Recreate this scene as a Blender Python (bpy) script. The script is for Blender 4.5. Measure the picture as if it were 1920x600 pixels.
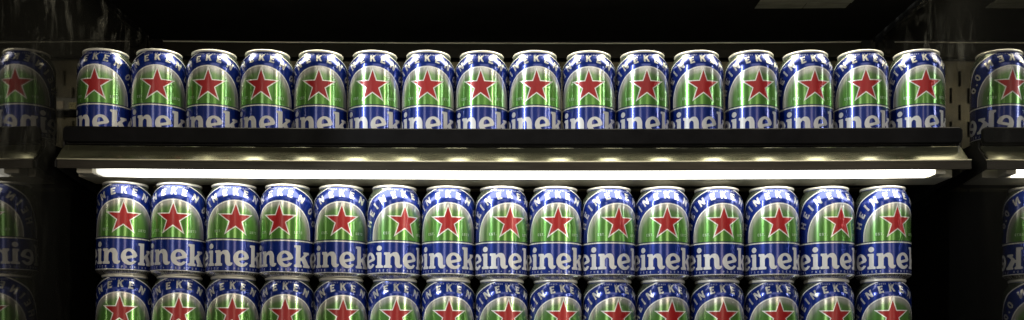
import bpy, bmesh, math, random
from mathutils import Vector, Matrix
from math import sin, cos, pi, sqrt, asin, atan2, radians

random.seed(7)
for o in list(bpy.data.objects):
    bpy.data.objects.remove(o)
scene = bpy.context.scene
COL = scene.collection
EYE = 1.30                       # eye height above the shop floor, metres
F = 1960.0                       # focal length in photo pixels (photo is 1920 wide)

# ------------------------------------------------------------------ camera
cd = bpy.data.cameras.new('camera')
cam = bpy.data.objects.new('camera', cd)
COL.objects.link(cam)
cam.location = (0, 0, EYE)
cam.rotation_euler = (radians(90), 0, 0)
cd.sensor_width = 36.0
cd.lens = 36.0 * F / 1920.0
cd.shift_y = 375.0 / 1920.0
cd.clip_start = 0.01
cd.clip_end = 100
scene.camera = cam

# ------------------------------------------------------------------ world, lamps, exposure
w = bpy.data.worlds.new('World')
scene.world = w
w.use_nodes = True
w.node_tree.nodes['Background'].inputs[0].default_value = (0.9, 0.95, 1.0, 1)
w.node_tree.nodes['Background'].inputs[1].default_value = 0.004
scene.view_settings.view_transform = 'Standard'
scene.view_settings.look = 'None'
scene.view_settings.exposure = 0.4
scene.view_settings.gamma = 1.0
try:
    scene.cycles.use_denoising = True
    scene.cycles.max_bounces = 10
    scene.cycles.glossy_bounces = 8
    scene.cycles.sample_clamp_indirect = 6.0
    scene.cycles.caustics_reflective = True
    scene.cycles.blur_glossy = 0.3
except Exception:
    pass


def area_lamp(name, loc, target, sx, sy, watts, color):
    ld = bpy.data.lights.new(name, 'AREA')
    ld.shape = 'RECTANGLE'
    ld.size, ld.size_y = sx, sy
    ld.energy = watts
    ld.color = color
    o = bpy.data.objects.new(name, ld)
    COL.objects.link(o)
    o.location = loc
    d = Vector(target) - Vector(loc)
    o.rotation_euler = d.to_track_quat('-Z', 'Y').to_euler()
    return o


# shop ceiling panel, plus unseen tall lamps added to draw streaks on the cans
TGT = (0, 1.3, EYE + 0.15)
area_lamp('shop_ceiling_lamp', (0.5, -0.9, EYE + 1.35), TGT, 1.6, 0.8, 5, (1.0, 0.95, 0.86))
area_lamp('streak_lamp', (-1.15, 0.15, EYE + 0.85), (0, 1.3, EYE + 0.32), 0.05, 0.80, 12, (0.93, 0.97, 1.0))
area_lamp('streak_lamp', (1.75, -0.3, EYE + 0.25), (0.1, 1.3, EYE + 0.15), 0.06, 1.6, 11, (1.0, 0.93, 0.75))
area_lamp('streak_lamp', (-0.75, -1.9, EYE + 0.2), TGT, 0.45, 1.9, 8, (1.0, 0.93, 0.8))
area_lamp('streak_lamp', (0.95, -2.2, EYE + 0.2), TGT, 0.55, 1.9, 8, (1.0, 0.80, 0.62))


# ------------------------------------------------------------------ material helpers
def mat(name):
    m = bpy.data.materials.new(name)
    m.use_nodes = True
    nt = m.node_tree
    return m, nt, nt.nodes['Principled BSDF']


def nd(nt, kind, **kw):
    n = nt.nodes.new(kind)
    for k, v in kw.items():
        setattr(n, k, v)
    return n


def lk(nt, a, b):
    nt.links.new(a, b)


def ramp(nt, fac, stops):
    r = nd(nt, 'ShaderNodeValToRGB')
    el = r.color_ramp.elements
    while len(el) < len(stops):
        el.new(0.5)
    for e, (p, c) in zip(el, stops):
        e.position = p
        e.color = c if len(c) == 4 else (*c, 1)
    lk(nt, fac, r.inputs[0])
    return r


def noise(nt, coord, scale, mapping=(1, 1, 1), detail=4, rough=0.55):
    mp = nd(nt, 'ShaderNodeMapping')
    mp.inputs['Scale'].default_value = mapping
    lk(nt, coord, mp.inputs[0])
    n = nd(nt, 'ShaderNodeTexNoise')
    n.inputs['Scale'].default_value = scale
    n.inputs['Detail'].default_value = detail
    n.inputs['Roughness'].default_value = rough
    lk(nt, mp.outputs[0], n.inputs['Vector'])
    return n.outputs['Fac']


def ink(name, color, metallic, rough, coat=0.0, var=0.03):
    """Printed can ink: base colour with a faint vertical drawing grain in the aluminium beneath."""
    m, nt, b = mat(name)
    uv = nd(nt, 'ShaderNodeTexCoord').outputs['UV']
    n = noise(nt, uv, 1.0, (260, 3, 1), 3)
    r = ramp(nt, n, [(0.3, (max(0.0, rough - var),) * 3), (0.7, (rough + var,) * 3)])
    lk(nt, r.outputs[0], b.inputs['Roughness'])
    oi = nd(nt, 'ShaderNodeObjectInfo')
    hv = nd(nt, 'ShaderNodeHueSaturation')
    hv.inputs['Color'].default_value = (*color, 1)
    mr = nd(nt, 'ShaderNodeMapRange')
    mr.inputs['To Min'].default_value = 0.9
    mr.inputs['To Max'].default_value = 1.08
    lk(nt, oi.outputs['Random'], mr.inputs['Value'])
    lk(nt, mr.outputs[0], hv.inputs['Value'])
    lk(nt, hv.outputs[0], b.inputs['Base Color'])
    b.inputs['Metallic'].default_value = metallic
    b.inputs['Coat Weight'].default_value = coat
    b.inputs['Coat Roughness'].default_value = 0.09
    b.inputs['Coat IOR'].default_value = 1.6
    return m


M = {}
M['blue'] = ink('blue_can_ink', (0.006, 0.027, 0.235), 0.45, 0.25, 0.55)
M['red'] = ink('red_star_ink', (0.36, 0.008, 0.010), 0.2, 0.36, 0.2)
M['silver_ink'] = ink('matte_silver_ink', (0.68, 0.68, 0.67), 0.2, 0.45, 0.1)
M['foil'] = ink('silver_foil_ink', (0.74, 0.73, 0.68), 0.55, 0.27, 0.5)
M['bright_line'] = ink('bright_silver_line', (0.86, 0.86, 0.82), 0.3, 0.28, 0.2)
M['faint_ink'] = ink('faint_small_print_ink', (0.42, 0.50, 0.42), 0.4, 0.35)
M['blue_small'] = ink('small_print_ink', (0.42, 0.44, 0.58), 0.4, 0.35)
M['navy'] = ink('dark_navy_line', (0.006, 0.008, 0.04), 0.3, 0.35)
M['rim'] = ink('satin_can_rim', (0.80, 0.78, 0.70), 0.45, 0.38)
M['alu'] = ink('bare_aluminium', (0.72, 0.71, 0.68), 0.9, 0.26)


def green_mat():
    m, nt, b = mat('green_panel_ink')
    tc = nd(nt, 'ShaderNodeTexCoord').outputs['UV']
    # uv is in decimetres of the unrolled label; the arch springs from (0, .516)
    sub = nd(nt, 'ShaderNodeVectorMath', operation='SUBTRACT')
    sub.inputs[1].default_value = (0.0, 0.516, 0)
    lk(nt, tc, sub.inputs[0])
    mx = nd(nt, 'ShaderNodeVectorMath', operation='MAXIMUM')
    mx.inputs[1].default_value = (-10, 0, 0)
    lk(nt, sub.outputs[0], mx.inputs[0])
    ln = nd(nt, 'ShaderNodeVectorMath', operation='LENGTH')
    lk(nt, mx.outputs[0], ln.inputs[0])
    n = noise(nt, tc, 1.0, (60, 1, 1), 2)
    ma = nd(nt, 'ShaderNodeMath', operation='MULTIPLY_ADD')
    ma.inputs[1].default_value = 0.05
    ma.inputs[2].default_value = -0.025
    lk(nt, n, ma.inputs[0])
    ad = nd(nt, 'ShaderNodeMath', operation='ADD')
    lk(nt, ln.outputs['Value'], ad.inputs[0])
    lk(nt, ma.outputs[0], ad.inputs[1])
    r = ramp(nt, ad.outputs[0], [(0.0, (0.125, 0.34, 0.06)), (0.27, (0.135, 0.35, 0.07)),
                                 (0.335, (0.22, 0.37, 0.16)), (0.38, (0.58, 0.60, 0.53)), (0.42, (0.74, 0.74, 0.70))])
    lk(nt, r.outputs[0], b.inputs['Base Color'])
    b.inputs['Metallic'].default_value = 0.55
    rr = ramp(nt, noise(nt, tc, 1.0, (260, 3, 1), 3), [(0.3, (0.16,) * 3), (0.7, (0.24,) * 3)])
    lk(nt, rr.outputs[0], b.inputs['Roughness'])
    b.inputs['Coat Weight'].default_value = 0.7
    b.inputs['Coat IOR'].default_value = 1.55
    b.inputs['Coat Roughness'].default_value = 0.08
    return m


M['green'] = green_mat()


def plain(name, color, rough=0.5, metallic=0.0, grain=0.25, scale=40, stretch=(1, 1, 1), rvar=0.1, bump=0.0, spec=0.5):
    m, nt, b = mat(name)
    tc = nd(nt, 'ShaderNodeTexCoord').outputs['Object']
    n = noise(nt, tc, scale, stretch, 5)
    lo = tuple(c * (1 - grain) for c in color)
    hi = tuple(min(1, c * (1 + grain)) for c in color)
    r = ramp(nt, n, [(0.3, lo), (0.7, hi)])
    lk(nt, r.outputs[0], b.inputs['Base Color'])
    n2 = noise(nt, tc, scale * 0.37, stretch, 4)
    r2 = ramp(nt, n2, [(0.3, (max(0.02, rough - rvar),) * 3), (0.7, (rough + rvar,) * 3)])
    lk(nt, r2.outputs[0], b.inputs['Roughness'])
    b.inputs['Metallic'].default_value = metallic
    b.inputs['Specular IOR Level'].default_value = spec
    if bump:
        bp = nd(nt, 'ShaderNodeBump')
        bp.inputs['Strength'].default_value = bump
        bp.inputs['Distance'].default_value = 0.001
        lk(nt, n, bp.inputs['Height'])
        lk(nt, bp.outputs[0], b.inputs['Normal'])
    return m


M['black_plastic'] = plain('black_plastic', (0.005, 0.005, 0.0055), 0.45, 0, 0.3, 60, spec=0.08)
M['black_metal'] = plain('black_painted_metal', (0.010, 0.010, 0.010), 0.5, 0, 0.3, 50)
M['brown_metal'] = plain('dark_bronze_metal', (0.028, 0.024, 0.017), 0.38, 0.5, 0.3, 30, (1, 12, 12))
M['ledge_metal'] = plain('brushed_bronze_metal', (0.155, 0.155, 0.10), 0.14, 0.72, 0.45, 14, (0.7, 2, 2), 0.04)
M['edge_metal'] = plain('bright_metal_edge', (0.80, 0.76, 0.58), 0.4, 0.5, 0.15, 30)
M['panel'] = plain('slotted_panel_metal', (0.032, 0.027, 0.012), 0.36, 0.5, 0.7, 22, (1, 1, 1), 0.14)
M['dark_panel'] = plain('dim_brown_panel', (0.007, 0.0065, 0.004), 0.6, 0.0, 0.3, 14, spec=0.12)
M['void'] = plain('matte_black', (0.003, 0.003, 0.003), 0.9, 0, 0.3, 20, spec=0.1)
M['housing'] = plain('lamp_housing_enamel', (0.55, 0.53, 0.44), 0.4, 0.1, 0.1, 20)
M['sticker'] = plain('grey_sticker_paper', (0.13, 0.13, 0.105), 0.6, 0, 0.45, 30, (1, 4, 1))
M['tag_pink'] = plain('beige_tag_paper', (0.42, 0.36, 0.27), 0.6, 0, 0.2, 60)
M['tag_yellow'] = plain('yellow_tag_paper', (0.55, 0.50, 0.24), 0.6, 0, 0.3, 90)
M['tag_ink'] = plain('dark_tag_ink', (0.05, 0.045, 0.02), 0.7)
M['rail'] = plain('grey_rail_plastic', (0.10, 0.10, 0.085), 0.5, 0, 0.2, 30)


def lamp_mat(name, strength, color, end=0.50):
    m, nt, b = mat(name)
    tc = nd(nt, 'ShaderNodeTexCoord').outputs['Object']
    n = noise(nt, tc, 9, (1, 1, 1), 2)
    r = ramp(nt, n, [(0.2, tuple(c * 0.92 for c in color)), (0.8, color)])
    b.inputs['Base Color'].default_value = (0.8, 0.8, 0.78, 1)
    lk(nt, r.outputs[0], b.inputs['Emission Color'])
    sp = nd(nt, 'ShaderNodeSeparateXYZ')
    lk(nt, tc, sp.inputs[0])
    mr = nd(nt, 'ShaderNodeMapRange')      # the tube inside stops short of the left end of its lens
    mr.inputs['From Min'].default_value = -0.50
    mr.inputs['From Max'].default_value = -0.44
    mr.inputs['To Min'].default_value = strength * 0.04
    mr.inputs['To Max'].default_value = strength
    lk(nt, sp.outputs['X'], mr.inputs['Value'])
    lk(nt, mr.outputs[0], b.inputs['Emission Strength'])
    b.inputs['Roughness'].default_value = 0.4
    return m


M['lamp_low'] = lamp_mat('lit_diffuser', 6.2, (1.0, 0.97, 0.86))
M['lamp_up'] = lamp_mat('lit_diffuser_above', 12.0, (1.0, 0.93, 0.72))


def mirror_wall(name, refl, smudge, seed, haze, blur):
    """Dark polished panel: blurred mirror with vertical wipe marks and dust that scatter light."""
    m, nt, b = mat(name)
    out = nt.nodes['Material Output']
    tc = nd(nt, 'ShaderNodeTexCoord').outputs['Object']
    off = nd(nt, 'ShaderNodeVectorMath', operation='ADD')
    off.inputs[1].default_value = (seed, seed * 1.7, seed * 0.6)
    lk(nt, tc, off.inputs[0])
    v = off.outputs[0]
    b.inputs['Metallic'].default_value = 1.0
    b.inputs['Base Color'].default_value = (refl, refl * 0.97, refl * 0.92, 1)
    r0 = ramp(nt, noise(nt, v, 9, (1, 1, 0.4), 4), [(0.3, (blur,) * 3), (0.75, (blur * 3,) * 3)])
    lk(nt, r0.outputs[0], b.inputs['Roughness'])
    df = nd(nt, 'ShaderNodeBsdfDiffuse')
    df.inputs['Color'].default_value = (0.42, 0.41, 0.36, 1)
    wn = nd(nt, 'ShaderNodeTexNoise')
    wn.inputs['Scale'].default_value = 9
    lk(nt, v, wn.inputs['Vector'])
    wm = nd(nt, 'ShaderNodeVectorMath', operation='MULTIPLY_ADD')
    wm.inputs[1].default_value = (0.12, 0.12, 0.12)
    lk(nt, wn.outputs['Color'], wm.inputs[0])
    lk(nt, v, wm.inputs[2])
    warp = wm.outputs[0]
    # drips: vertical, broken up by a larger patch mask; specks on top
    n1 = ramp(nt, noise(nt, warp, 38, (1, 0.9, 0.32), 7, 0.68), [(0.50, (0, 0, 0)), (0.66, (1, 1, 1))])
    n2 = ramp(nt, noise(nt, v, 7, (1, 1, 0.8), 3), [(0.38, (0, 0, 0)), (0.68, (1, 1, 1))])
    n3 = ramp(nt, noise(nt, v, 150, (1, 1, 0.8), 2), [(0.70, (0, 0, 0)), (0.76, (1, 1, 1))])
    mu = nd(nt, 'ShaderNodeMath', operation='MULTIPLY')
    lk(nt, n1.outputs[0], mu.inputs[0])
    lk(nt, n2.outputs[0], mu.inputs[1])
    ad = nd(nt, 'ShaderNodeMath', operation='MULTIPLY_ADD')
    ad.inputs[1].default_value = 0.35
    lk(nt, n3.outputs[0], ad.inputs[0])
    lk(nt, mu.outputs[0], ad.inputs[2])
    # wear runs down from the upper half where hands wipe the panel
    sp = nd(nt, 'ShaderNodeSeparateXYZ')
    lk(nt, tc, sp.inputs[0])
    mr = nd(nt, 'ShaderNodeMapRange')
    mr.inputs['From Min'].default_value = 0.22
    mr.inputs['From Max'].default_value = 0.50
    mr.inputs['To Min'].default_value = 0.03
    mr.inputs['To Max'].default_value = 1.0
    lk(nt, sp.outputs['Z'], mr.inputs['Value'])
    m2 = nd(nt, 'ShaderNodeMath', operation='MULTIPLY')
    lk(nt, ad.outputs[0], m2.inputs[0])
    lk(nt, mr.outputs[0], m2.inputs[1])
    m3 = nd(nt, 'ShaderNodeMath', operation='MULTIPLY_ADD')
    m3.inputs[1].default_value = smudge
    m3.inputs[2].default_value = haze
    m3.use_clamp = True
    lk(nt, m2.outputs[0], m3.inputs[0])
    mix = nd(nt, 'ShaderNodeMixShader')
    lk(nt, m3.outputs[0], mix.inputs[0])
    lk(nt, b.outputs[0], mix.inputs[1])
    lk(nt, df.outputs[0], mix.inputs[2])
    lk(nt, mix.outputs[0], out.inputs['Surface'])
    return m


M['wall_l'] = mirror_wall('smudged_dark_mirror_panel', 0.15, 0.58, 3.1, 0.014, 0.022)
M['wall_r'] = mirror_wall('polished_dark_mirror_panel', 0.45, 0.28, 8.4, 0.008, 0.012)


# ------------------------------------------------------------------ object helpers
def link(name, me, parent=None, loc=None):
    o = bpy.data.objects.new(name, me)
    COL.objects.link(o)
    if parent:
        o.parent = parent
    if loc is not None:
        o.location = loc
    return o


def tag(o, label, cat, group=None, kind=None):
    o['label'] = label
    o['category'] = cat
    if group:
        o['group'] = group
    if kind:
        o['kind'] = kind
    return o


def thing(name, label, cat, loc=(0, 0, 0), group=None):
    o = bpy.data.objects.new(name, None)
    o.empty_display_size = 0.02
    COL.objects.link(o)
    o.location = loc
    return tag(o, label, cat, group)


def bend_low(x):                 # lower shelf sags and leans a little (metres)
    return 0.0148 * x * x - 0.0056 * x


def bend_up(x):                  # upper shelf sags in the middle
    return 0.0094 * x * x - 0.0012 * x


def solid(name, prof, x0, x1, m, parent=None, bend=bend_up, bevel=0.0, nx=26, smooth=False):
    """Extrude a closed (y, z) profile along x, in nx steps so that it can sag; z relative to the eye."""
    bm = bmesh.new()
    rings = []
    for i in range(nx + 1):
        x = x0 + (x1 - x0) * i / nx
        dz = bend(x) if bend else 0
        rings.append([bm.verts.new((x, y, EYE + z + dz)) for y, z in prof])
    n = len(prof)
    for a, b in zip(rings, rings[1:]):
        for k in range(n):
            bm.faces.new((a[k], a[(k + 1) % n], b[(k + 1) % n], b[k]))
    bm.faces.new(rings[0][::-1])
    bm.faces.new(rings[-1])
    bmesh.ops.recalc_face_normals(bm, faces=bm.faces)
    if bevel:
        es = [e for e in bm.edges if len(e.link_faces) == 2 and e.calc_face_angle(0) > 0.5]
        bmesh.ops.bevel(bm, geom=es, offset=bevel, segments=2, affect='EDGES', profile=0.6)
    me = bpy.data.meshes.new(name)
    bm.to_mesh(me)
    bm.free()
    for p in me.polygons:
        p.use_smooth = smooth
    me.materials.append(m)
    return link(name, me, parent)


def box(name, x0, x1, y0, y1, z0, z1, m, parent=None, bend=bend_up, bevel=0.0, nx=26):
    return solid(name, [(y0, z0), (y1, z0), (y1, z1), (y0, z1)], x0, x1, m, parent, bend, bevel, nx)


def plate(name, pts, x0, x1, m, parent=None, bevel=0.0):
    """Extrude a (y, z) outline sideways: a side plate."""
    return solid(name, pts, x0, x1, m, parent, bend_up, bevel, 1)


# ------------------------------------------------------------------ fridge interior
WX = 0.554                       # inner faces of the two side walls
BACK = 1.587
CEIL = 0.483

# side walls
for sgn, m, lab in ((-1, M['wall_l'], 'dark smudged mirror-like panel beside the dim end of the can rows'),
                    (1, M['wall_r'], 'dark polished mirror-like panel with clear can reflections beside the shelf bracket')):
    bm = bmesh.new()
    xs = (sgn * WX, sgn * (WX + 0.02))
    bmesh.ops.create_cube(bm, size=1.0)
    for v in bm.verts:
        v.co = ((xs[0] + xs[1]) / 2 + v.co.x * 0.02, (0.85 + 1.62) / 2 + v.co.y * 0.77, 0.10 + v.co.z * 1.20)
    me = bpy.data.meshes.new('side_wall')
    bm.to_mesh(me)
    bm.free()
    me.materials.append(m)
    o = link('side_wall', me, None, (0, 0, EYE))
    tag(o, lab, 'side wall', 'mirror side walls', 'structure')

# back wall: dark lining, dim upper strip, slotted panel, uprights with slots
bw = tag(box('back_wall', -WX + 0.001, WX - 0.001, BACK + 0.012, BACK + 0.03, -0.5, 0.70, M['void'], None, None, 0, 1),
         'black back lining of the fridge behind the cans', 'back wall', None, 'structure')
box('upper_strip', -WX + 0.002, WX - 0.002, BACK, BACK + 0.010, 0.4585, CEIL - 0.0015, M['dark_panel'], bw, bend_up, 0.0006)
box('seam_edge', -WX + 0.014, WX - 0.014, BACK - 0.003, BACK - 0.0004, CEIL - 0.0033, CEIL - 0.0023, M['housing'], bw, bend_up)


def slotted_panel(name, x0, x1, z0, z1, y, slots, m, parent):
    """Sheet with real rectangular openings; slots = (xc, zc, w, h)."""
    xs = sorted({x0, x1} | {round(s[0] + d * s[2] / 2, 5) for s in slots for d in (-1, 1)})
    zs = sorted({z0, z1} | {round(s[1] + d * s[3] / 2, 5) for s in slots for d in (-1, 1)})
    bm = bmesh.new()
    V = {}

    def vert(x, z):
        k = (round(x, 5), round(z, 5))
        if k not in V:
            V[k] = bm.verts.new((x, y, EYE + z + bend_up(x)))
        return V[k]
    for xa, xb in zip(xs, xs[1:]):
        for za, zb in zip(zs, zs[1:]):
            cx, cz = (xa + xb) / 2, (za + zb) / 2
            if any(abs(cx - s[0]) < s[2] / 2 and abs(cz - s[1]) < s[3] / 2 for s in slots):
                continue
            bm.faces.new((vert(xa, za), vert(xb, za), vert(xb, zb), vert(xa, zb)))
    ret = bmesh.ops.extrude_face_region(bm, geom=bm.faces[:])
    bmesh.ops.translate(bm, verts=[v for v in ret['geom'] if isinstance(v, bmesh.types.BMVert)], vec=(0, 0.0015, 0))
    bmesh.ops.recalc_face_normals(bm, faces=bm.faces)
    me = bpy.data.meshes.new(name)
    bm.to_mesh(me)
    bm.free()
    me.materials.append(m)
    return link(name, me, parent)


slots = []
for c in (-1, 1):
    for k in range(8):
        z = 0.4255 - k * 0.051
        slots.append((c * 0.4285, z, 0.0042, 0.0235))
        for d in (-0.0135, 0.0135):
            slots.append((c * 0.4285 + d, z - 0.0255, 0.0042, 0.0235))
for c in (-0.215, 0.0, 0.215):
    for k in range(8):
        slots.append((c, 0.4255 - k * 0.051, 0.0042, 0.0235))
slotted_panel('slotted_panel', -WX + 0.002, WX - 0.002, 0.02, 0.452, BACK, slots, M['panel'], bw)
for sx in (-1, 1):               # small fittings in the two upper corners
    for dx, dz in ((0.006, 0.010), (0.020, 0.016), (0.012, -0.006)):
        bm = bmesh.new()
        bmesh.ops.create_uvsphere(bm, u_segments=10, v_segments=6, radius=0.0032)
        for v in bm.verts:
            v.co.y *= 0.7
        me = bpy.data.meshes.new('screw')
        bm.to_mesh(me)
        bm.free()
        me.materials.append(M['brown_metal'])
        link('screw', me, bw, (sx * (WX - dx - 0.004), BACK - 0.002, EYE + CEIL + dz - 0.012 + bend_up(WX)))
    box('corner_clip', sx * (WX - 0.018) - 0.007, sx * (WX - 0.018) + 0.007, BACK - 0.006, BACK - 0.0006, CEIL - 0.012, CEIL - 0.001,
        M['black_plastic'], bw, bend_up, 0.001, 2)

# the shelf above: its black underside is the roof of this bay
up = thing('upper_shelf', 'black underside of the shelf above the top row of cans', 'shelf', (0, 0, 0))
box('deck', -0.545, 0.545, 1.262, BACK - 0.004, CEIL, CEIL + 0.006, M['void'], up)
box('front_lip', -0.540, 0.540, 1.256, 1.2615, CEIL - 0.004, CEIL + 0.022, M['black_plastic'], up)
ul = thing('light_strip', 'cream lamp strip under the shelf above the top row of cans', 'light', (0, 0, 0), 'shelf lamp strips')


def bulge(y0, y1, z, d, n=10):
    pts = []
    for i in range(n + 1):
        t = i / n
        pts.append((y0 + (y1 - y0) * t, z - d * (1 - (2 * t - 1) ** 4)))
    return pts + [(y1, z + 0.004), (y0, z + 0.004)]


solid('diffuser', bulge(1.262, 1.322, CEIL - 0.005, 0.004), -0.43, 0.53, M['lamp_up'], ul)
box('housing', -0.535, 0.535, 1.262, 1.360, CEIL - 0.0008, CEIL - 0.0002, M['housing'], ul)

# stickers on the underside of the shelf above
st = thing('sticker_label', 'grey two-part paper sticker under the shelf above, near the upper edge', 'sticker', (0, 0, 0))
zt = CEIL - 0.0009
sx0 = (1415 - 960) * 1.436 / F
sx1 = (1585 - 960) * 1.436 / F
mid = (1505 - 960) * 1.436 / F
box('paper_slip', sx0, mid - 0.0006, 1.412, 1.436, zt, zt + 0.0006, M['sticker'], st, bend_up, 0, 4)
box('paper_slip', mid + 0.0006, sx1, 1.412, 1.436, zt, zt + 0.0006, M['sticker'], st, bend_up, 0, 4)
box('paper_slip', sx0, sx1, 1.384, 1.4095, zt - 0.002, zt + 0.0004, M['sticker'], st, bend_up, 0, 4)

# the shelf carrying the top row
sh = thing('display_shelf', 'black-lipped metal shelf under the top row of cans', 'shelf', (0, 0, 0))
box('deck', -0.539, 0.539, 1.2645, BACK - 0.004, 0.2585, 0.2617, M['black_metal'], sh)


def rounded_lip():
    """Front lip: a thin upright board with rounded end corners."""
    x0, x1, z0, z1, r = -0.5397, 0.5415, 0.2590, 0.2782, 0.0045
    top, bot = [], []
    n = 40
    xs = [x0 + r - r * cos(t * pi / 16) for t in range(9)]
    xs += [x0 + r + (x1 - x0 - 2 * r) * i / n for i in range(1, n)]
    xs += [x1 - r + r * sin(t * pi / 16) for t in range(9)]
    bm = bmesh.new()
    rows = []
    for x in xs:
        d = max(0.0, x0 + r - x, x - (x1 - r))
        c = r - sqrt(max(0, r * r - d * d))
        za, zb = z0 + c, z1 - c
        dz = EYE + bend_up(x)
        e = 0.0012
        rows.append([bm.verts.new((x, 1.2630, za + dz)), bm.verts.new((x, 1.2575, za + dz)), bm.verts.new((x, 1.2563, za + min(e, (zb - za) / 3) + dz)),
                     bm.verts.new((x, 1.2563, zb - min(e, (zb - za) / 3) + dz)), bm.verts.new((x, 1.2575, zb + dz)), bm.verts.new((x, 1.2630, zb + dz))])
    for a, b in zip(rows, rows[1:]):
        for k in range(6):
            bm.faces.new((a[k], a[(k + 1) % 6], b[(k + 1) % 6], b[k]))
    bm.faces.new(rows[0][::-1])
    bm.faces.new(rows[-1])
    bmesh.ops.recalc_face_normals(bm, faces=bm.faces)
    me = bpy.data.meshes.new('front_lip')
    bm.to_mesh(me)
    bm.free()
    me.materials.append(M['black_plastic'])
    return link('front_lip', me, sh)


rounded_lip()
box('shadow_gap', -0.537, 0.537, 1.2640, 1.270, 0.246, 0.2583, M['void'], sh)  # black bar standing in for the band of shade below the lip
solid('ledge', [(1.2630, 0.2563), (1.2402, 0.2358), (1.2416, 0.2343), (1.2640, 0.2545)], -0.5405, 0.5415, M['ledge_metal'], sh)
solid('bright_edge', [(1.2401 + 0.0010 * cos(2 * pi * k / 12), 0.2352 + 0.0009 * sin(2 * pi * k / 12)) for k in range(12)], -0.5400, 0.5450, M['edge_metal'], sh, smooth=True)
box('front_strip', -0.5395, 0.5450, 1.2398, 1.2420, 0.2243, 0.2342, M['brown_metal'], sh, bend_up, 0.0004)
for s in (-1, 1):
    xa = s * 0.5425
    plate('side_bracket', [(1.2424, 0.2262), (1.2424, 0.2335), (1.266, 0.2545), (1.2665, 0.262), (1.58, 0.262), (1.58, 0.2100), (1.40, 0.2100), (1.30, 0.2205)],
          xa - 0.001, xa + 0.001, M['black_metal'], sh)
ll = thing('light_strip', 'bright white lamp strip under the shelf, above the middle row of cans', 'light', (0, 0, 0), 'shelf lamp strips')
LENS = [(1.2475, 0.2300), (1.2475, 0.2235), (1.2480, 0.2216), (1.2495, 0.2204), (1.2520, 0.2198), (1.2700, 0.2198), (1.2720, 0.2204), (1.2720, 0.2300)]
solid('diffuser', LENS, -0.4965, 0.5010, M['lamp_low'], ll)
box('housing', -0.528, 0.536, 1.2725, 1.326, 0.2200, 0.2300, M['housing'], ll, bend_up, 0.001)
for xa, xb in ((-0.5200, -0.5010), (0.5055, 0.5180)):
    box('end_cap', xa, xb, 1.2478, 1.2720, 0.2200, 0.2300, M['housing'], ll, bend_up, 0.0015, 2)
# the lower shelf carrying the stacked rows
ls = thing('display_shelf', 'lower black shelf under the two stacked rows of cans', 'shelf', (0, 0, 0))
BASE_LOW = 0.0968 - 0.1138
box('deck', -0.545, 0.545, 1.24, BACK - 0.004, BASE_LOW - 0.004, BASE_LOW - 0.0003, M['black_metal'], ls, bend_low)
box('front_lip', -0.540, 0.540, 1.2545, 1.2605, BASE_LOW - 0.012, BASE_LOW + 0.010, M['black_plastic'], ls, bend_low)
box('lower_black_sheet', -WX + 0.003, WX - 0.003, BACK - 0.0035, BACK - 0.001, -0.02, 0.255, M['void'], bw, None, 0, 1)  # plain black sheet in front of the lower slotted panel

# a dark rail with two paper tags on the slotted panel (seen in the side wall's reflection)
tr = thing('tag_rail', 'dark grey tag rail on the slotted back panel by the dim side wall', 'rail', (0, 0, 0))
box('rail_face', -0.470, -0.330, BACK - 0.006, BACK - 0.0005, 0.3755, 0.3945, M['rail'], tr, bend_up, 0.0008, 4)
box('rail_groove', -0.470, -0.330, BACK - 0.004, BACK - 0.0006, 0.3665, 0.3752, M['void'], tr, bend_up, 0, 4)
t1 = tag(box('price_tag', -0.4300, -0.4115, BACK - 0.0075, BACK - 0.0062, 0.3775, 0.3890, M['tag_pink'], None, bend_up, 0.0003, 2),
         'blank beige paper tag on the dark rail beside the dim side wall', 'price tag', 'paper tags on the rail')
t2 = tag(box('price_tag', -0.4545, -0.4385, BACK - 0.0075, BACK - 0.0062, 0.3770, 0.3868, M['tag_yellow'], None, bend_up, 0.0003, 2),
         'yellow paper tag with dark handwritten marks on the dark rail', 'price tag', 'paper tags on the rail')

# ------------------------------------------------------------------ the can
RC = 33.1                        # body radius, mm
BODY = [(0, 10.0), (12, 9.0), (20, 4.5), (23.2, 0.8), (24.4, 0.0), (25.6, 0.5), (28.6, 2.7), (31.4, 4.7), (32.8, 6.4), (33.1, 8.4),
        (33.1, 30), (33.1, 60), (33.1, 94.5), (32.85, 97.4), (31.9, 100.6), (30.2, 104.2), (28.3, 107.6), (26.9, 110.2), (26.2, 111.8), (26.0, 112.6)]


def densify(pts, step=1.0):
    """Catmull-Rom through the profile."""
    out = []
    for i in range(len(pts) - 1):
        p0, p1, p2, p3 = pts[max(i - 1, 0)], pts[i], pts[i + 1], pts[min(i + 2, len(pts) - 1)]
        L = sqrt((p2[0] - p1[0]) ** 2 + (p2[1] - p1[1]) ** 2)
        straight = abs(p1[0] - p2[0]) < 1e-6
        n = max(1, int(L / (14 if straight else step)))
        for k in range(n):
            t = k / n
            if straight:
                out.append((p1[0], p1[1] + (p2[1] - p1[1]) * t))
                continue
            q = []
            for d in (0, 1):
                m1 = (p2[d] - p0[d]) * 0.5 * min(1, L / max(1e-6, sqrt((p1[0] - p0[0]) ** 2 + (p1[1] - p0[1]) ** 2)))
                m2 = (p3[d] - p1[d]) * 0.5 * min(1, L / max(1e-6, sqrt((p3[0] - p2[0]) ** 2 + (p3[1] - p2[1]) ** 2)))
                h = 2 * t ** 3 - 3 * t ** 2 + 1, t ** 3 - 2 * t ** 2 + t, -2 * t ** 3 + 3 * t ** 2, t ** 3 - t ** 2
                q.append(h[0] * p1[d] + h[1] * m1 + h[2] * p2[d] + h[3] * m2)
            out.append((min(q[0], RC), q[1]))
    out.append(pts[-1])
    return out


PROF = densify(BODY)
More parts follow.
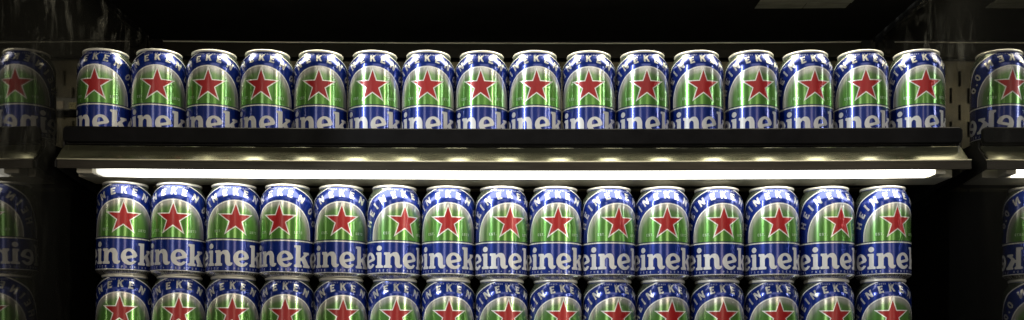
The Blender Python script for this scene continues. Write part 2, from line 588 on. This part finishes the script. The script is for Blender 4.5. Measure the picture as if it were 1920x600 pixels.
# arc-length table: print height v equals z on the straight body, arc length above it
START = next(i for i, p in enumerate(PROF) if abs(p[0] - RC) < 1e-6 and p[1] > 7.5)
ARC = [(PROF[START][1], *PROF[START])]
for i in range(START + 1, len(PROF)):
    a, b = PROF[i - 1], PROF[i]
    ARC.append((ARC[-1][0] + sqrt((a[0] - b[0]) ** 2 + (a[1] - b[1]) ** 2), *b))
# below START: going down
LOW = [(PROF[START][1], *PROF[START])]
for i in range(START - 1, -1, -1):
    a, b = PROF[i + 1], PROF[i]
    LOW.append((LOW[-1][0] - sqrt((a[0] - b[0]) ** 2 + (a[1] - b[1]) ** 2), *b))
VTOP = ARC[-1][0]


def at_v(v):
    """(r, z, nr, nz) on the can at print height v."""
    T = ARC
    if v < ARC[0][0]:
        T = LOW[::-1]
    for a, b in zip(T, T[1:]):
        if v <= b[0] or b is T[-1]:
            t = (v - a[0]) / max(1e-9, b[0] - a[0])
            t = max(0.0, min(1.0, t))
            dr, dz = b[1] - a[1], b[2] - a[2]
            L = sqrt(dr * dr + dz * dz) or 1
            return a[1] + dr * t, a[2] + dz * t, dz / L, -dr / L


def smooth_n(v):
    _, _, a, b = at_v(v - 0.7)
    _, _, c, d = at_v(v + 0.7)
    L = sqrt((a + c) ** 2 + (b + d) ** 2)
    return (a + c) / L, (b + d) / L


MM = 0.001


def set_normals(me, nrm):
    for p in me.polygons:
        p.use_smooth = True
    me.normals_split_custom_set_from_vertices(nrm)


def lathe_body():
    seg = 72
    prof = [(r, z) for r, z in PROF]
    me = bpy.data.meshes.new('body')
    verts, faces, uvs, mi = [], [], [], []
    arcs = [p[0] for p in LOW[::-1]][:-1] + [p[0] for p in ARC]
    for (r, z), v in zip(prof, arcs):
        for k in range(seg + 1):
            t = -pi + 2 * pi * k / seg
            verts.append((r * sin(t) * MM, -r * cos(t) * MM, z * MM))
            uvs.append((t * RC / 100, v / 100))
    W = seg + 1
    for i in range(len(prof) - 1):
        for k in range(seg):
            f = (i * W + k, i * W + k + 1, (i + 1) * W + k + 1, (i + 1) * W + k)
            faces.append(f)
            vm = (arcs[i] + arcs[i + 1]) / 2
            mi.append(0 if vm < 7.2 else 1)
    me.from_pydata(verts, [], faces)
    me.materials.append(M['alu'])
    me.materials.append(M['blue'])
    me.polygons.foreach_set('material_index', mi)
    uvl = me.uv_layers.new(name='UVMap')
    for li, l in enumerate(me.loops):
        uvl.data[li].uv = uvs[l.vertex_index]
    nr = []
    for (r, z), v in zip(prof, arcs):
        a, b = smooth_n(v)
        for k in range(seg + 1):
            t = -pi + 2 * pi * k / seg
            nr.append((a * sin(t), -a * cos(t), b))
    set_normals(me, nr)
    return me


def lathe(name, prof, m, seg=64):
    me = bpy.data.meshes.new(name)
    verts, faces, uv = [], [], []
    s = 0
    for i, (r, z) in enumerate(prof):
        if i:
            s += sqrt((r - prof[i - 1][0]) ** 2 + (z - prof[i - 1][1]) ** 2)
        for k in range(seg):
            t = 2 * pi * k / seg
            verts.append((r * sin(t) * MM, -r * cos(t) * MM, z * MM))
            uv.append((t * RC / 100, s / 100))
    for i in range(len(prof) - 1):
        for k in range(seg):
            k2 = (k + 1) % seg
            faces.append((i * seg + k, i * seg + k2, (i + 1) * seg + k2, (i + 1) * seg + k))
    me.from_pydata(verts, [], faces)
    me.validate()
    uvl = me.uv_layers.new(name='UVMap')
    for li, l in enumerate(me.loops):
        uvl.data[li].uv = uv[l.vertex_index]
    for p in me.polygons:
        p.use_smooth = True
    me.materials.append(m)
    return me


# ---- flat outlines, in mm of the unrolled label
def ellipse(cx, cy, rx, ry, n=28, a0=0, a1=360):
    full = abs(a1 - a0) >= 360
    m_ = n if full else n + 1
    return [(cx + rx * cos(radians(a0 + (a1 - a0) * i / n)), cy + ry * sin(radians(a0 + (a1 - a0) * i / n))) for i in range(m_)]


def rounded(pts, r=0.04, seg=3):
    out = []
    n = len(pts)
    for i in range(n):
        p = Vector(pts[i][:2])
        rr = pts[i][2] if len(pts[i]) > 2 else r
        a = Vector(pts[i - 1][:2]) - p
        b = Vector(pts[(i + 1) % n][:2]) - p
        d = min(rr, a.length * 0.45, b.length * 0.45)
        if d < 1e-5:
            out.append(tuple(p))
            continue
        A, B = p + a.normalized() * d, p + b.normalized() * d
        for k in range(seg + 1):
            t = k / seg
            q = A * (1 - t) ** 2 + p * 2 * t * (1 - t) + B * t * t
            out.append(tuple(q))
    return out


def fill(loops):
    """Fill closed outlines (holes inside others are cut) -> list of verts, tris."""
    cu = bpy.data.curves.new('tmp', 'CURVE')
    cu.dimensions = '2D'
    cu.fill_mode = 'BOTH'
    for lp in loops:
        s = cu.splines.new('POLY')
        s.points.add(len(lp) - 1)
        for p, q in zip(s.points, lp):
            p.co = (q[0], q[1], 0, 1)
        s.use_cyclic_u = True
    o = bpy.data.objects.new('tmp', cu)
    me = o.to_mesh()
    V = [tuple(v.co) for v in me.vertices]
    Fc = [tuple(p.vertices) for p in me.polygons]
    o.to_mesh_clear()
    bpy.data.objects.remove(o)
    bpy.data.curves.remove(cu)
    return V, Fc


def wrap(name, loops, m, lift, vmax=None):
    """Lay flat outlines on the can as thin print: cut into strips, then map u to angle and v to the profile."""
    V, Fc = fill(loops)
    bm = bmesh.new()
    vs = [bm.verts.new((x, y, 0)) for x, y, _ in V]
    for f in Fc:
        try:
            bm.faces.new([vs[i] for i in f])
        except ValueError:
            pass
    xs = [v.co.x for v in bm.verts]
    ys = [v.co.y for v in bm.verts]

    def cut(co, no):
        bmesh.ops.bisect_plane(bm, geom=bm.verts[:] + bm.edges[:] + bm.faces[:], dist=1e-5, plane_co=co, plane_no=no)
    step = 2.9
    k = math.ceil(min(xs) / step)
    while k * step < max(xs):
        cut((k * step, 0, 0), (1, 0, 0))
        k += 1
    v = 94.5
    while v < max(ys):
        if v > min(ys):
            cut((0, v, 0), (0, 1, 0))
        v += 1.6
    if vmax:
        bmesh.ops.bisect_plane(bm, geom=bm.verts[:] + bm.edges[:] + bm.faces[:], dist=1e-5, plane_co=(0, vmax, 0), plane_no=(0, 1, 0), clear_outer=True)
    bmesh.ops.triangulate(bm, faces=[f for f in bm.faces if len(f.verts) > 4])
    uv = [(v.co.x, v.co.y) for v in bm.verts]
    nr = []
    for vt in bm.verts:
        u, vv = vt.co.x, vt.co.y
        r, z, _, _ = at_v(vv)
        a, b = smooth_n(vv)
        t = u / RC
        vt.co = ((r + a * lift) * sin(t) * MM, -(r + a * lift) * cos(t) * MM, (z + b * lift) * MM)
        nr.append((a * sin(t), -a * cos(t), b))
    bm.verts.index_update()
    me = bpy.data.meshes.new(name)
    bm.to_mesh(me)
    bm.free()
    # face outwards
    bad = sum(1 for p in me.polygons if p.normal.x * p.center.x + p.normal.y * p.center.y < 0)
    if bad > len(me.polygons) / 2:
        me.flip_normals()
    me.materials.append(m)
    l = me.uv_layers.new(name='UVMap')
    for li, lp in enumerate(me.loops):
        q = uv[lp.vertex_index]
        l.data[li].uv = (q[0] / 100, q[1] / 100)
    set_normals(me, nr)
    return me


def arch(r, v0, cy=51.6, n=56):
    pts = [(-r, v0)] + [(-r * cos(pi * i / n), cy + r * sin(pi * i / n)) for i in range(n + 1)] + [(r, v0)]
    return pts


def star_pts(R, cy=70.1, q=0.385):
    return [((R if i % 2 == 0 else R * q) * sin(i * pi / 5), cy + (R if i % 2 == 0 else R * q) * cos(i * pi / 5)) for i in range(10)]


# ---- block capitals (unit height, centred on x = 0), slightly waisted strokes
CAPS = {
    'H': (0.80, [[(-.40, 0), (-.15, 0), (-.17, .40), (.17, .40), (.15, 0), (.40, 0), (.38, .5), (.40, 1), (.15, 1), (.17, .61), (-.17, .61), (-.15, 1), (-.40, 1), (-.38, .5)]]),
    'E': (0.64, [[(-.32, 0), (.32, 0), (.34, .23), (-.05, .21), (-.06, .40), (.22, .40), (.22, .60), (-.06, .60), (-.05, .79), (.32, .77), (.31, 1), (-.32, 1), (-.30, .5)]]),
    'I': (0.28, [[(-.14, 0), (.14, 0), (.12, .5), (.14, 1), (-.14, 1), (-.12, .5)]]),
    'N': (0.82, [[(-.41, 0), (-.17, 0), (-.19, .58), (.16, 0), (.41, 0), (.39, .5), (.41, 1), (.17, 1), (.19, .42), (-.16, 1), (-.41, 1), (-.39, .5)]]),
    'K': (0.80, [[(-.38, 0), (-.12, 0), (-.14, .36), (-.07, .43), (.14, 0), (.43, 0), (.12, .60), (.40, 1), (.10, 1), (-.14, .64), (-.12, 1), (-.38, 1), (-.36, .5)]]),
    '0': (0.70, None),
    '.': (0.26, [[(-.12, 0), (.12, 0), (.12, .24), (-.12, .24)]]),
}


def cap_loops(ch):
    if ch == '0':
        return [ellipse(0, .5, .35, .52, 26), ellipse(0, .5, .12, .29, 18)]
    return [rounded(l, 0.03, 2) for l in CAPS[ch][1]]


def arc_text():
    loops = []
    spots = [('H', -71.5), ('E', -56.8), ('I', -45.0), ('N', -32.0), ('E', -15.3), ('K', 0.0), ('E', 14.8), ('N', 31.0),
             ('0', 52.5), ('.', 61.5), ('0', 70.5)]
    hgt, r0 = 10.0, 48.0
    for ch, ang in spots:
        a = radians(ang)
        for lp in cap_loops(ch):
            out = []
            for x, y in lp:
                rr = r0 + y * hgt
                # letters fan out a little with the arch
                px, py = x * hgt * (0.90 + 0.14 * y), rr
                out.append((px * cos(a) + py * sin(a), 51.6 - px * sin(a) + py * cos(a)))
            loops.append(out)
    return loops


# ---- heavy slab lower case (unit x-height, from x = 0)
def g_i():
    return 0.58, [rounded([(0, 0), (.55, 0), (.55, .15), (.44, .18), (.44, 1.0), (.02, 1.0), (.02, .85), (.12, .82), (.12, .18), (0, .15)], .05),
                  ellipse(.27, 1.27, .195, .175, 22)]


def g_n():
    o = [(0, 0), (.54, 0), (.54, .15), (.44, .18), (.44, .66, .2), (.58, .80, .12), (.72, .70, .12), (.73, .20, .1), (.86, .0, .14), (1.10, 0, .1),
         (1.22, .15, .05), (1.18, .24, .04), (1.08, .20, .06), (1.05, .30), (1.05, .74, .25), (.90, 1.02, .28), (.62, 1.02, .2), (.44, .87), (.42, 1.0), (.02, 1.0), (.02, .85),
         (.12, .82), (.12, .18), (0, .15)]
    return 1.22, [rounded(o, .05)]


def g_e():
    th = radians(13)
    rx, ry = .52, .535
    out = ellipse(0, 0, rx, ry, 40, -4, 318)
    inn = ellipse(.05, -.02, .25, .33, 20, 308, 196)
    bar = [(-.185, -.115), (.40, -.115)]
    outer = out + inn + bar
    hole = [(-.19, .06), (.20, .06)] + ellipse(.01, .07, .205, .29, 16, 4, 176)
    res = []
    for lp in (outer, hole):
        res.append([(.53 + x * cos(th) - y * sin(th), .50 + x * sin(th) + y * cos(th)) for x, y in lp])
    return 1.08, res


def g_k():
    o = [(0, 0), (.54, 0), (.54, .15), (.44, .18), (.44, .40), (.52, .46), (.70, .14), (.64, .13), (.64, 0), (1.26, 0), (1.26, .15), (1.14, .18), (.80, .66), (1.02, .83), (1.16, .85), (1.16, 1.0),
         (.66, 1.0), (.66, .86), (.74, .85), (.44, .58), (.44, 1.42), (.0, 1.42), (.0, 1.28), (.12, 1.25), (.12, .18), (0, .15)]
    return 1.28, [rounded(o, .05)]


def g_H():
    o = [(0, 0), (.60, 0), (.60, .15), (.49, .18), (.49, .62), (.93, .62), (.93, .18), (.82, .15), (.82, 0), (1.42, 0), (1.42, .15), (1.30, .18), (1.30, 1.20), (1.42, 1.23), (1.42, 1.38),
         (.82, 1.38), (.82, 1.23), (.93, 1.20), (.93, .82), (.49, .82), (.49, 1.20), (.60, 1.23), (.60, 1.38), (0, 1.38), (0, 1.23), (.12, 1.20), (.12, .18), (0, .15)]
    return 1.44, [rounded(o, .05)]


def name_text():
    xh, base = 18.8, 13.7
    glyphs = [g_H(), g_e(), g_i(), g_n(), g_e(), g_k(), g_e(), g_n()]
    gap = 0.02
    # second e (index 4) begins at u = -2.2 mm
    starts = [0]
    for g in glyphs[:-1]:
        starts.append(starts[-1] + g[0] + gap)
    off = -2.2 - starts[4] * xh
    loops = []
    for s, (wd, ls_) in zip(starts, glyphs):
        for lp in ls_:
            loops.append([(off + (s + x) * xh, base + y * xh) for x, y in lp])
    return loops


# ---- tiny stroke capitals for the small print: each letter a few bars on a 3 x 5 grid
GRID = {'A': '757 5', }
TINY = {
    'A': ['.#.', '#.#', '###', '#.#', '#.#'], 'B': ['##.', '#.#', '##.', '#.#', '##.'], 'C': ['###', '#..', '#..', '#..', '###'],
    'D': ['##.', '#.#', '#.#', '#.#', '##.'], 'E': ['###', '#..', '##.', '#..', '###'], 'F': ['###', '#..', '##.', '#..', '#..'],
    'G': ['###', '#..', '#.#', '#.#', '###'], 'H': ['#.#', '#.#', '###', '#.#', '#.#'], 'I': ['.#.', '.#.', '.#.', '.#.', '.#.'],
    'L': ['#..', '#..', '#..', '#..', '###'], 'M': ['#.#', '###', '###', '#.#', '#.#'], 'N': ['##.', '#.#', '#.#', '#.#', '#.#'],
    'O': ['###', '#.#', '#.#', '#.#', '###'], 'P': ['###', '#.#', '###', '#..', '#..'], 'R': ['##.', '#.#', '##.', '#.#', '#.#'],
    'S': ['###', '#..', '###', '..#', '###'], 'T': ['###', '.#.', '.#.', '.#.', '.#.'], 'U': ['#.#', '#.#', '#.#', '#.#', '###'],
    'W': ['#.#', '#.#', '###', '###', '#.#'], 'Y': ['#.#', '#.#', '.#.', '.#.', '.#.'], '1': ['.#.', '##.', '.#.', '.#.', '###'], '8': ['###', '#.#', '###', '#.#', '###'],
    '7': ['###', '..#', '..#', '.#.', '.#.'], '3': ['###', '..#', '.##', '..#', '###'], '.': ['...', '...', '...', '...', '#..'],
    '*': ['...', '.#.', '###', '.#.', '...'], ' ': ['...'] * 5,
}


def tiny_text(txt, u0, v0, h, pitch, wd=None):
    """Letters from u0 on, baseline v0; every horizontal run of cells is one bar."""
    loops = []
    c = h / 5
    cw = (wd or h * 0.62) / 3
    for i, ch in enumerate(txt):
        x0 = u0 + i * pitch
        rows = TINY[ch]
        done = set()
        for cx in range(3):                       # vertical runs first
            cy = 0
            while cy < 5:
                n = 0
                while cy + n < 5 and rows[cy + n][cx] == '#':
                    n += 1
                if n >= 2:
                    for q in range(n):
                        done.add((cx, cy + q))
                    ya, yb = v0 + h - (cy + n) * c, v0 + h - cy * c
                    loops.append([(x0 + cx * cw, ya), (x0 + (cx + 1) * cw - 0.01, ya), (x0 + (cx + 1) * cw - 0.01, yb), (x0 + cx * cw, yb)])
                cy += max(1, n)
        for cy in range(5):
            for cx in range(3):
                if rows[cy][cx] == '#' and (cx, cy) not in done:
                    ya, yb = v0 + h - (cy + 1) * c, v0 + h - cy * c
                    loops.append([(x0 + cx * cw, ya), (x0 + (cx + 1) * cw - 0.01, ya), (x0 + (cx + 1) * cw - 0.01, yb), (x0 + cx * cw, yb)])
    return loops


def strip(v0, v1, full=True):
    half = pi * RC - 0.05
    return [(-half, v0), (half, v0), (half, v1), (-half, v1)]


def corner_loops():
    """Area outside the blue arch band, over the shoulders and round the back."""
    r = 65.2
    half = pi * RC - 0.05
    top = VTOP - 1.2
    a_hi = asin(min(1, (top - 51.6) / r))
    out = []
    for s in (-1, 1):
        n = 24
        arcp = [(s * r * cos(a_hi * i / n), 51.6 + r * sin(a_hi * i / n)) for i in range(n + 1)]
        lp = [(s * r, 47.8)] + arcp + [(s * half, top), (s * half, 47.8)]
        out.append(lp)
    return out


def ring_loops():
    r0, r1 = 64.0, 65.8
    top = VTOP - 1.0
    out = []
    for s in (-1, 1):
        n = 26
        a1 = asin((top - 51.6) / r1)
        a0 = asin(min(1, (top - 51.6) / r0))
        o = [(s * r1 * cos(a1 * i / n), 51.6 + r1 * sin(a1 * i / n)) for i in range(n + 1)]
        i_ = [(s * r0 * cos(a0 * i / n), 51.6 + r0 * sin(a0 * i / n)) for i in range(n + 1)]
        out.append([(s * r1, 47.8)] + o + i_[::-1] + [(s * r0, 47.8)])
    return out


def build_can():
    root = bpy.data.objects.new('beer_can', None)
    root.empty_display_size = 0.02
    COL.objects.link(root)
    body = link('body', lathe_body(), root)
    link('neck_corner', wrap('neck_corner', corner_loops(), M['corner'], 0.05), root)
    link('arch_outline', wrap('arch_outline', ring_loops(), M['bright_line'], 0.10), root)
    pan = link('arch_panel', wrap('arch_panel', [arch(41.4, 47.6)], M['green'], 0.08), root)
    link('panel_border', wrap('panel_border', [arch(42.6, 47.5), arch(41.1, 47.4)], M['bright_line'], 0.12), pan)
    so = link('star', wrap('star', [star_pts(18.9)], M['red'], 0.20), root)
    link('star_outline', wrap('star_outline', [star_pts(23.0)], M['bright_line'], 0.14), so)
    link('arch_lettering', wrap('arch_lettering', arc_text(), M['foil'], 0.14), root)
    link('name_lettering', wrap('name_lettering', name_text(), M['silver_ink'], 0.14), root)
    link('dividing_line', wrap('dividing_line', [strip(44.9, 46.3)], M['bright_line'], 0.12), root)
    link('dark_line', wrap('dark_line', [strip(46.3, 47.5)], M['navy'], 0.13), root)
    link('base_line', wrap('base_line', [strip(7.0, 8.0)], M['bright_line'], 0.06), root)
    for sm in (tiny_text('EST.', -26.2, 54.4, 3.0, 2.9), tiny_text('1873', 18.0, 54.4, 3.0, 2.9)):
        link('panel_print', wrap('panel_print', sm, M['faint_ink'], 0.14), root)
    sm = tiny_text('ALCOHOL FREE * PREMIUM LAGER', -11.5 - 13 * 5.0, 9.2, 2.7, 5.0)
    link('base_print', wrap('base_print', sm, M['blue_small'], 0.14), root)
    sm = tiny_text('BREWED IN HOLLAND', -17 * 1.25, VTOP - 4.6, 2.2, 2.5)
    link('neck_print', wrap('neck_print', sm, M['blue_small'], 0.14), root)
    lid = link('lid', lathe('lid', [(0.001, 109.2), (21.5, 109.2), (22.6, 108.4), (23.6, 109.0), (24.2, 112.0), (24.9, 114.4)], M['alu']), root)
    link('rim', lathe('rim', [(24.9, 114.4), (25.2, 115.0), (25.9, 115.3), (26.7, 115.15), (27.2, 114.6), (27.35, 113.8), (27.2, 112.9), (26.8, 112.4), (26.0, 112.2)], M['rim']), lid)
    return root


M['corner'] = ink('green_silver_corner_ink', (0.24, 0.29, 0.21), 0.8, 0.25, 0.2)

# ------------------------------------------------------------------ the rows
D = 1.30
ROWS = [
    ('top', 0.3771 - 0.1152, bend_up,
     [197, 298, 400, 501, 601, 702.5, 803, 903, 1002.5, 1104, 1204.5, 1306, 1409, 1511, 1614, 1719],
     [176, 294, 389, 489, 597, 698, 801, 901, 1006, 1104, 1213, 1319, 1424, 1529, 1624, 1737]),
    ('middle', 0.0968, bend_low,
     [232, 333, 436.5, 537, 638, 738, 839.5, 940, 1040.5, 1141, 1242, 1344, 1447, 1550, 1656],
     [229, 322, 440, 522, 639, 758, 839, 956, 1046, 1160, 1251, 1358, 1461, 1578, 1684]),
    ('bottom', BASE_LOW, bend_low,
     [231, 334, 435.5, 537, 638, 739, 839.5, 940, 1041, 1142, 1242.5, 1345, 1447, 1550, 1657],
     [222, 333, 434, 533, 642, 742, 841, 953, 1056, 1159, 1260, 1357, 1463, 1570, 1675]),
]
ORD = ['first', 'second', 'third', 'fourth', 'fifth', 'sixth', 'seventh', 'eighth']
SEATS = {'top': 'of the top row on the shelf', 'middle': 'of the middle row under the lamp',
         'bottom': 'of the lowest row'}


def star_turn(X, px):
    """Turn of the can about its axis that puts the star's centre at photo column px."""
    lo, hi = -1.2, 1.2
    for _ in range(50):
        mid_ = (lo + hi) / 2
        x = 960 + F * (X + RC * MM * sin(mid_)) / (D - RC * MM * cos(mid_))
        if x < px:
            lo = mid_
        else:
            hi = mid_
    return (lo + hi) / 2


proto = build_can()
children = [(c, list(c.children)) for c in proto.children]
used = False
for row, base, bend, cx, sx in ROWS:
    n = len(cx)
    for i, (c, s) in enumerate(zip(cx, sx)):
        X = (c - 960) * D / F
        if used:
            r = proto.copy()
            COL.objects.link(r)
            for ch, subs in children:
                k = ch.copy()
                COL.objects.link(k)
                k.parent = r
                for sb in subs:
                    q = sb.copy()
                    COL.objects.link(q)
                    q.parent = k
        else:
            r = proto
            used = True
        ph = star_turn(X, s)
        tilt = math.atan((bend(X + 0.01) - bend(X - 0.01)) / 0.02)
        r.location = (X, D + random.uniform(-0.0012, 0.0012), EYE + base + bend(X))
        r.rotation_euler = (Matrix.Rotation(-tilt, 3, 'Y') @ Matrix.Rotation(ph, 3, 'Z')).to_euler()
        side, k_ = ('left', i) if i < n / 2 else ('right', n - 1 - i)
        tag(r, f'blue and green beer can, {ORD[k_]} from the {side} {SEATS[row]}', 'beer can', f'beer cans in the {row} row')

# marks on the yellow tag
loops = tiny_text('SY', 0, 0, 7.0, 7.2, 5.0)
V, Fc = fill(loops)
me = bpy.data.meshes.new('handwriting')
me.from_pydata([(x * MM, 0, y * MM) for x, y, _ in V], [], Fc)
me.materials.append(M['tag_ink'])
hw = link('handwriting', me, t2, (-0.4525, BACK - 0.0077, EYE + 0.3783 + bend_up(-0.446)))
